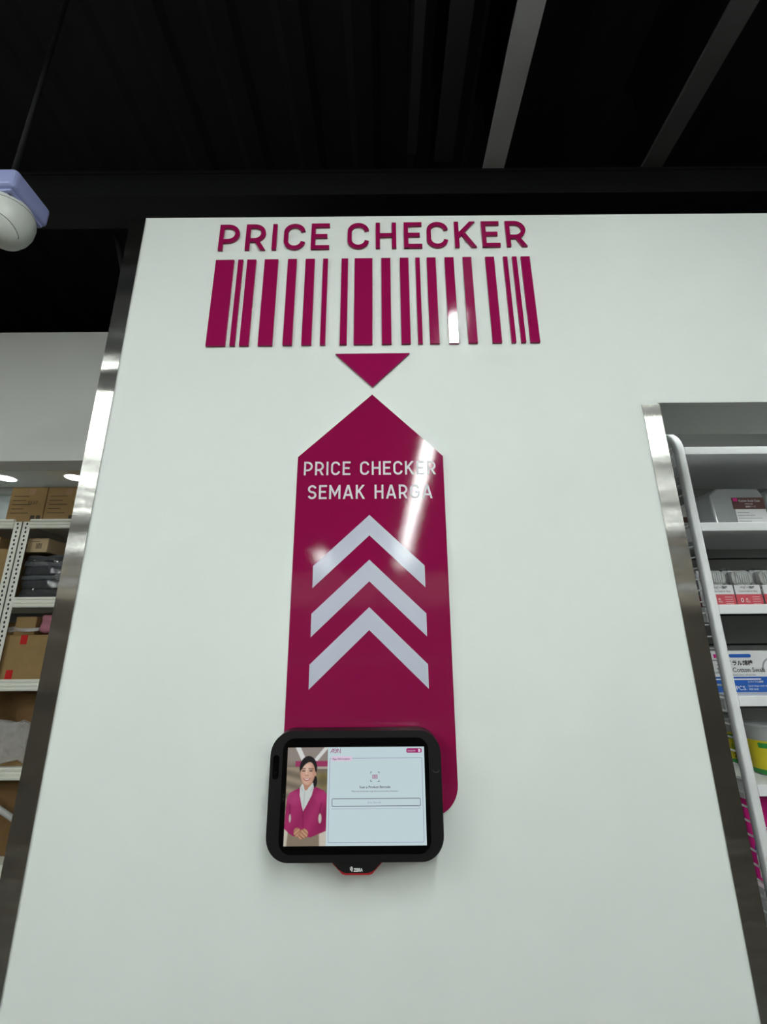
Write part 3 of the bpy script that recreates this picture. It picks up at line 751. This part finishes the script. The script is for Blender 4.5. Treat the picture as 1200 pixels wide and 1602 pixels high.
# right rack, third level
t = carton('large tan carton sealed with two red tape strips', -1.905+0.04, -1.632, SH3, 0.216, 0.32, 'kraft')
for x, z, dz in ((-0.040+0.07-0.05, 0.172, 0.043), (-0.0575, 0.004, 0.050)):
    link('red_tape', B(x, x+0.033, -0.1609, -0.1601, z, z+dz), 'redtape', t)
t2 = carton('small tan carton tilted on the red-taped carton', -1.838, -1.742, SH3+0.2172, 0.086, 0.20, 'kraft', 1.385, rz=0.10)
t = thing('pink_cloth', 'pink cloth folded in clear plastic above the red-taped carton', 'cloth', (-1.668, 1.49, SH3+0.2175))
link('cloth', cloth_slab(bmesh.new(), -0.050, 0.062, -0.10, 0.10, 0.004, 0.095, amp=0.008, seed=8), 'pink', t, smooth=True)
link('wrap', cloth_slab(bmesh.new(), -0.055, 0.068, -0.108, 0.105, 0.003, 0.108, amp=0.010, seed=9), 'film', t, smooth=True)
link('price_tag', B(0.022, 0.045, -0.115, -0.113, 0.045, 0.080), 'tan', t)
t = thing('crumpled_bag', 'crumpled clear plastic strip lying along the red-taped carton top', 'bag', (-1.785, 1.378, SH3+0.2295))
link('film', cloth_slab(bmesh.new(), -0.075, 0.085, -0.014, 0.012, 0.0, 0.020, amp=0.022, seed=11), 'haze', t, smooth=True)
# right rack, fourth level
carton('dark brown carton on the fourth shelf, behind the cloudy bag', -1.855, -1.50, SH4, 0.310, 0.26, 'kraft2', 1.50)
t = carton('brown carton at the left edge under the red-taped one', -1.868+0.05, -1.66, SH4, 0.15, 0.07, 'kraft', 1.425)
carton('upright tan carton on the fourth shelf beside the steel corner', -1.655, -1.60, SH4, 0.24, 0.07, 'kraft', 1.425)
tag(link('silver_label', B(-1.735, -1.62, 1.4985, 1.4995, 1.185, 1.205), 'label'), 'small silver label strip on the dark brown carton', 'label')
t = thing('cloudy_bag', 'cloudy plastic bag slumped on the fourth shelf', 'bag', (-1.72, 1.386, SH4+0.024))
link('film', cloth_slab(bmesh.new(), -0.085, 0.070, -0.015, 0.015, 0.004, 0.17, amp=0.030, seed=14), 'haze', t, smooth=True)
# cartons that fill the depth of the racks
for a, b, z0, h, lab in ((-1.80, -1.30, SH3, 0.30, 'long dark carton at the back behind the pink cloth'),
                         (-2.60, -1.96, SH3, 0.29, 'long dark carton at the back of the left rack, third shelf'),
                         (-2.60, -1.96, SH4, 0.30, 'long dark carton at the back of the left rack, fourth shelf'),
                         (-1.49, -1.20, SH4, 0.29, 'dark carton hidden beside the dark brown carton'),
                         (-2.60, -1.96, SH5, 0.28, 'long dark carton at the back of the left rack, fifth shelf'),
                         (-2.60, -2.00, SH2, 0.31, 'long dark carton at the back of the left rack, second shelf'),
                         (-1.835, -1.61, SH2, 0.32, 'long dark carton at the back behind the bagged clothes')):
    carton(lab, a, b, z0, h, 0.085, 'kraft2', 1.70, tape=None)
# right rack, fifth level
carton('brown carton low at the left edge below the fourth shelf', -1.855, -1.52, SH5, 0.30, 0.26, 'kraft2', 1.45)
bm = bmesh.new(); tube(bm, [(-1.84, 1.36, 0.875), (-1.60, 1.36, 0.745)], 0.012, 10)
tag(link('silver_bar', bm, 'label', smooth=True), 'silver bar leaning across the low rack opening', 'bar')

# ---------------------------------------------------------------- display shelf in the opening
t = thing('display_shelf', 'white metal display shelf unit behind the steel-edged opening', 'shelf', (0.875, 0.34, 0))
SX = 0.87
# side frame : arched flattened tube in the y-z plane
pts = [(0, 0, 0.02), (0, 0, 0.5), (0, 0, 1.2), (0, 0, 2.03)] + [(0, 0.07-0.07*math.cos(math.radians(a)), 2.03+0.07*math.sin(math.radians(a))) for a in range(10, 91, 10)]
pts += [(0, 0.32, 2.10)] + [(0, 0.32+0.06*math.sin(math.radians(a)), 2.04+0.06*math.cos(math.radians(a))) for a in range(10, 91, 10)] + [(0, 0.38, 0.02)]
bm = bmesh.new(); tube(bm, pts, 0.0110, 16, ry=0.0115, sq=0.45)
sf = link('side_frame', bm, 'whitemetal', t, smooth=True)
wm = None
z = 0.10
while z < 2.06:
    if wm is None:
        bm = bmesh.new(); tube(bm, [(0, 0.012, 0), (0, 0.372, 0)], 0.0024, 6); o = link('wire', bm, 'whitemetal', sf, smooth=True); wm = o.data
    else:
        o = bpy.data.objects.new('wire', wm); C.objects.link(o); o.parent = sf
    o.location = (-0.003, 0, z); z += 0.0305
for y in (0.075, 0.15, 0.225, 0.30):
    bm = bmesh.new(); tube(bm, [(0, y, 0.05), (0, y, 2.09)], 0.0016, 6); link('upright_wire', bm, 'whitemetal', sf, smooth=True)
ZS = [2.019, 1.787, 1.560, 1.333, 1.1345, 0.905, 0.66, 0.35, 0.08]
for k, z in enumerate(ZS):
    bm = bmesh.new()
    box(bm, 0.018, 1.35, 0.0, 0.006, z, z+0.0245, bev=0.0015)
    box(bm, 0.018, 1.35, 0.006, 0.37, z+0.019, z+0.0225)
    s = link('shelf', bm, 'whitemetal', t)
    bm = bmesh.new()
    prism(bm, [(0, 0)]*0 + [(0.0, z+0.018), (0.0, z-0.02), (0.004, z-0.02), (0.004, z+0.018)], 0.05, 0.36)
    bmesh.ops.translate(bm, verts=bm.verts, vec=(0.016, 0, 0)); link('bracket', bm, 'whitemetal', s)
# ribbed back panels
z = 0.10; pan = None
while z < 2.0:
    if pan is None:
        pan = link('back_slat', B(0.0, 1.36, 0.372, 0.384, 0.0, 0.094, bev=0.002, seg=1), 'greypanel', t); o = pan
    else:
        o = pan.copy(); C.objects.link(o)
    o.location = (0, 0, z); z += 0.0985
# goods ---------------------------------------------------------
TOP = lambda i: ZS[i]+0.0228
# clear plastic cases
def case(label, x, y, z):
    t = thing('swab_case', label, 'case', (x, y, z), 'clear cotton swab cases')
    w = 0.165
    pr = [(-w/2+0.004, 0), (w/2-0.004, 0), (w/2, 0.10), (w/2-0.012, 0.128), (-w/2+0.028, 0.128), (-w/2, 0.106)]
    link('shell', Pz(pr, 0, 0.10, bev=0.006, seg=3), 'clear', t)
    bl = link('brown_band', B(-0.018, w/2-0.004, -0.0016, -0.0004, 0.062, 0.098), 'brownlabel', t)
    link('pink_mark', B(-0.015, -0.002, -0.0024, -0.0017, 0.086, 0.096), 'magenta', bl)
    text('case_title', 'Cotton Swab Case', 0.001, -0.0022, 0.0845, 0.0092, 'inkw', bl, sx=0.92)
    text('case_title', 'WITH LID', 0.030, -0.0022, 0.0755, 0.0055, 'inkw', bl, 'CENTER')
    text('case_title', '綿棒ケース', 0.034, -0.0022, 0.0665, 0.0062, 'inkw', bl, 'CENTER')
    wl = link('white_panel', B(-0.014, w/2-0.004, -0.0016, -0.0004, 0.012, 0.061), 'whitelabel', t)
    bm = bmesh.new()
    for i in range(5): box(bm, -0.010, 0.02+0.05*random.random(), -0.0022, -0.0017, 0.050-i*0.009, 0.0518-i*0.009)
    link('small_print', bm, 'greylabel', wl)
    return t
c0 = case('clear cotton swab case with brown label, beside the wire frame', 1.075, 0.415, TOP(1))
dup(c0, (1.247, 0.415, TOP(1)), 'clear cotton swab case second from the wire frame')
# pouch packs
def pack(label, x, y, z):
    t = thing('swab_pack', label, 'pack', (x, y, z), 'clear cotton swab packs with coral bands')
    w = 0.076
    bm = Pz(rrect(-w/2, w/2, 0, 0.112, 0.004, 3), -0.004, 0.034, bev=0.008, seg=3)
    link('pouch', bm, 'film', t)
    link('swabs', Pz(rrect(-0.029, 0.029, 0.061, 0.102, 0.014, 5), 0.004, 0.028, bev=0.004), 'cotton', t)
    link('back_card', B(-w/2+0.004, w/2-0.004, 0.029, 0.0305, 0.004, 0.106), 'whitelabel', t)
    link('label_panel', B(-w/2+0.002, w/2-0.002, -0.0062, -0.0050, 0.034, 0.060), 'whitelabel', t)
    cb = link('coral_band', B(-w/2+0.001, w/2-0.001, -0.0064, -0.0050, 0.002, 0.034), 'coral', t)
    text('pack_text', 'ベビー綿棒', 0, -0.0066, 0.050, 0.0085, 'inkb', t, 'CENTER', bold=0.0002)
    text('pack_text', 'Cotton Swab for Baby', 0, -0.0066, 0.0405, 0.0066, 'inkb', t, 'CENTER', sx=0.9)
    text('pack_count', '0', -0.026, -0.0068, 0.012, 0.017, 'inkw', cb, 'LEFT')
    text('pack_count', '歳\nPCS', -0.012, -0.0068, 0.018, 0.0066, 'inkw', cb, 'LEFT')
    bm = bmesh.new()
    for i in range(4): box(bm, 0.008, 0.030, -0.0070, -0.0065, 0.026-i*0.006, 0.0268-i*0.006)
    link('small_print', bm, 'inkw', cb)
    bm = bmesh.new()
    for i in range(7): tube(bm, [(-0.019+i*0.0063, 0.0005, 0.068), (-0.018+i*0.0061, 0.0005, 0.098)], 0.0017, 6)
    link('swab_tips', bm, 'inkw', t)
    return t
p0 = pack('coral-banded swab pack nearest the white frame tube', 0.952, 0.405, TOP(2))
for k in range(1, 5):
    dup(p0, (0.952+0.0785*k, 0.405+0.002*(k % 2), TOP(2)), 'coral-banded swab pack, %s from the frame tube' % ordn[k])
dup(p0, (0.935, 0.47, TOP(2)), 'coral-banded swab pack seen through the side wires')
# a white pouch deeper on the second shelf
t = thing('white_pouch', 'white pouch with dark red print seen through the side wires', 'pack', (0.985, 0.52, TOP(1)))
link('pouch', Pz(rrect(-0.055, 0.045, 0, 0.105, 0.006, 3), 0, 0.03, bev=0.006), 'palep', t)
link('red_print', B(-0.050, 0.040, -0.0016, -0.0003, 0.048, 0.066), 'brownlabel', t)
text('pouch_text', '綿棒', -0.03, -0.002, 0.022, 0.026, 'inkb', t)
# blue and white swab boxes
def sbox(label, x, y, z):
    t = thing('swab_box', label, 'box', (x, y, z), 'blue and white cotton swab boxes')
    w, h, d = 0.205, 0.108, 0.07
    link('carton', B(0, w, 0, d, 0, h, bev=0.0015, seg=1), 'whitelabel', t)
    bb = link('blue_band', B(0.0005, w-0.0005, -0.0012, -0.0001, 0.002, 0.041), 'blue', t)
    link('white_stripe', B(0.0005, 0.125, -0.0018, -0.0012, 0.0335, 0.0365), 'inkw', bb)
    link('blue_pill', Pz(rrect(0.052, 0.112, 0.091, 0.100, 0.0044, 5), -0.0014, -0.0001), 'blue', t)
    link('pink_mark', B(0.010, 0.024, -0.0012, -0.0001, 0.090, 0.100), 'magenta', t)
    text('box_title', 'スパイラル綿棒', 0.012, -0.0014, 0.0715, 0.0145, 'inkb', t, bold=0.0003)
    text('box_title', 'Spiral Cotton Swab', 0.012, -0.0014, 0.0535, 0.0165, 'inkb', t)
    text('box_line', 'Made of natural cotton, soft and clean', 0.030, -0.0014, 0.0445, 0.0055, 'inkb', t)
    text('box_count', '2', 0.016, -0.0026, 0.0075, 0.030, 'inkw', bb, bold=0.0003)
    text('box_count', '00PCS.', 0.036, -0.0026, 0.0075, 0.0155, 'inkw', bb)
    text('box_line', 'スパイラル綿棒', 0.086, -0.0026, 0.026, 0.0062, 'inkw', bb)
    text('box_line', 'Spiral shape swab tip', 0.086, -0.0026, 0.016, 0.0062, 'inkw', bb)
    text('box_line', '抗菌 200本', 0.086, -0.0026, 0.0075, 0.0055, 'inkw', bb)
    bm = bmesh.new(); stroke(bm, arc(0.165, 0.062, 0.026, 0.026, 20, 200, 14), 0.004, -0.0012, -0.0001); link('swirl', bm, 'greylabel', t)
    return t
s0 = sbox('blue and white swab box beside the wire frame', 0.897, 0.418, TOP(3))
dup(s0, (1.110, 0.418, TOP(3)), 'blue and white swab box second from the frame')
# yellow tubs
def tub(label, x, y, z):
    t = thing('swab_tub', label, 'tub', (x, y, z), 'yellow-labelled swab tubs')
    link('cup', lathe(bmesh.new(), [(0.038, 0.0), (0.040, 0.004), (0.047, 0.112), (0.0495, 0.115), (0.0495, 0.120), (0.046, 0.122)], n=32), 'clear', t, smooth=True)
    y_ = link('yellow_label', lathe(bmesh.new(), [(0.0407, 0.010), (0.0455, 0.083)], n=32, cap=False), 'yellow', t, smooth=True)
    link('green_band', lathe(bmesh.new(), [(0.0405, 0.003), (0.0411, 0.014)], n=32, cap=False), 'green', y_, smooth=True)
    bm = bmesh.new()
    for i in range(10):
        a = math.radians(-150+i*12); r = 0.0459
        bm.faces.new([bm.verts.new((rr*math.cos(b), rr*math.sin(b), zz)) for rr, b, zz in ((r-0.0004, a, 0.066), (r-0.0004, a+0.21, 0.066), (r+0.0001, a+0.21, 0.078), (r+0.0001, a, 0.078))])
    link('green_title', bm, 'green', y_)
    bm = bmesh.new()
    for i in range(26):
        a = 2*PI*i/26; r = 0.038
        tube(bm, [(r*0.9*math.cos(a), r*0.9*math.sin(a), 0.01), (r*1.08*math.cos(a), r*1.08*math.sin(a), 0.105)], 0.0022, 5)
    sw = link('swabs', bm, 'cotton', t); sw['kind'] = 'stuff'
    text('tub_text', '綿棒', -0.022, -0.0470, 0.040, 0.020, 'green', y_)
    text('tub_text', '200', -0.018, -0.0462, 0.020, 0.016, 'inkb', y_)
    return t
b0 = tub('yellow-labelled swab tub just right of the frame tube', 1.014, 0.440, TOP(4))
dup(b0, (1.000, 0.568, TOP(4)), 'yellow-labelled swab tub seen through the side wires', rz=0.0)
dup(b0, (1.122, 0.440, TOP(4)), 'yellow-labelled swab tub second right of the frame tube')
# magenta packs
def mpack(label, x, y, z):
    t = thing('magenta_pack', label, 'pack', (x, y, z), 'magenta packs on the lower shelf')
    link('pouch', Pz(rrect(-0.055, 0.055, 0, 0.19, 0.005, 3), 0, 0.045, bev=0.010), 'magenta', t)
    link('clear_header', B(-0.054, 0.054, 0.014, 0.03, 0.188, 0.212, bev=0.003), 'haze', t)
    link('pale_foot', B(-0.050, 0.050, -0.0012, -0.0001, 0.012, 0.060), 'palep', t)
    link('blue_mark', B(-0.050, -0.01, -0.0014, -0.0002, 0.060, 0.078), 'blue', t)
    text('pack_text', 'Soft', -0.045, -0.0016, 0.10, 0.026, 'inkw', t)
    return t
m0 = mpack('magenta pack on the lower shelf beside the wire frame', 0.960, 0.415, TOP(5))
dup(m0, (1.078, 0.415, TOP(5)), 'magenta pack second from the wire frame')
# the rows go on along the shelves
dup(c0, (1.419, 0.415, TOP(1)), 'clear cotton swab case third from the wire frame')
for k in range(5, 8):
    dup(p0, (0.952+0.0785*k, 0.405+0.002*(k % 2), TOP(2)), 'coral-banded swab pack, %s from the frame tube' % ordn[k])
dup(s0, (1.323, 0.418, TOP(3)), 'blue and white swab box third from the frame')
dup(b0, (1.230, 0.440, TOP(4)), 'yellow-labelled swab tub third right of the frame tube')
dup(m0, (1.196, 0.415, TOP(5)), 'magenta pack third from the wire frame')
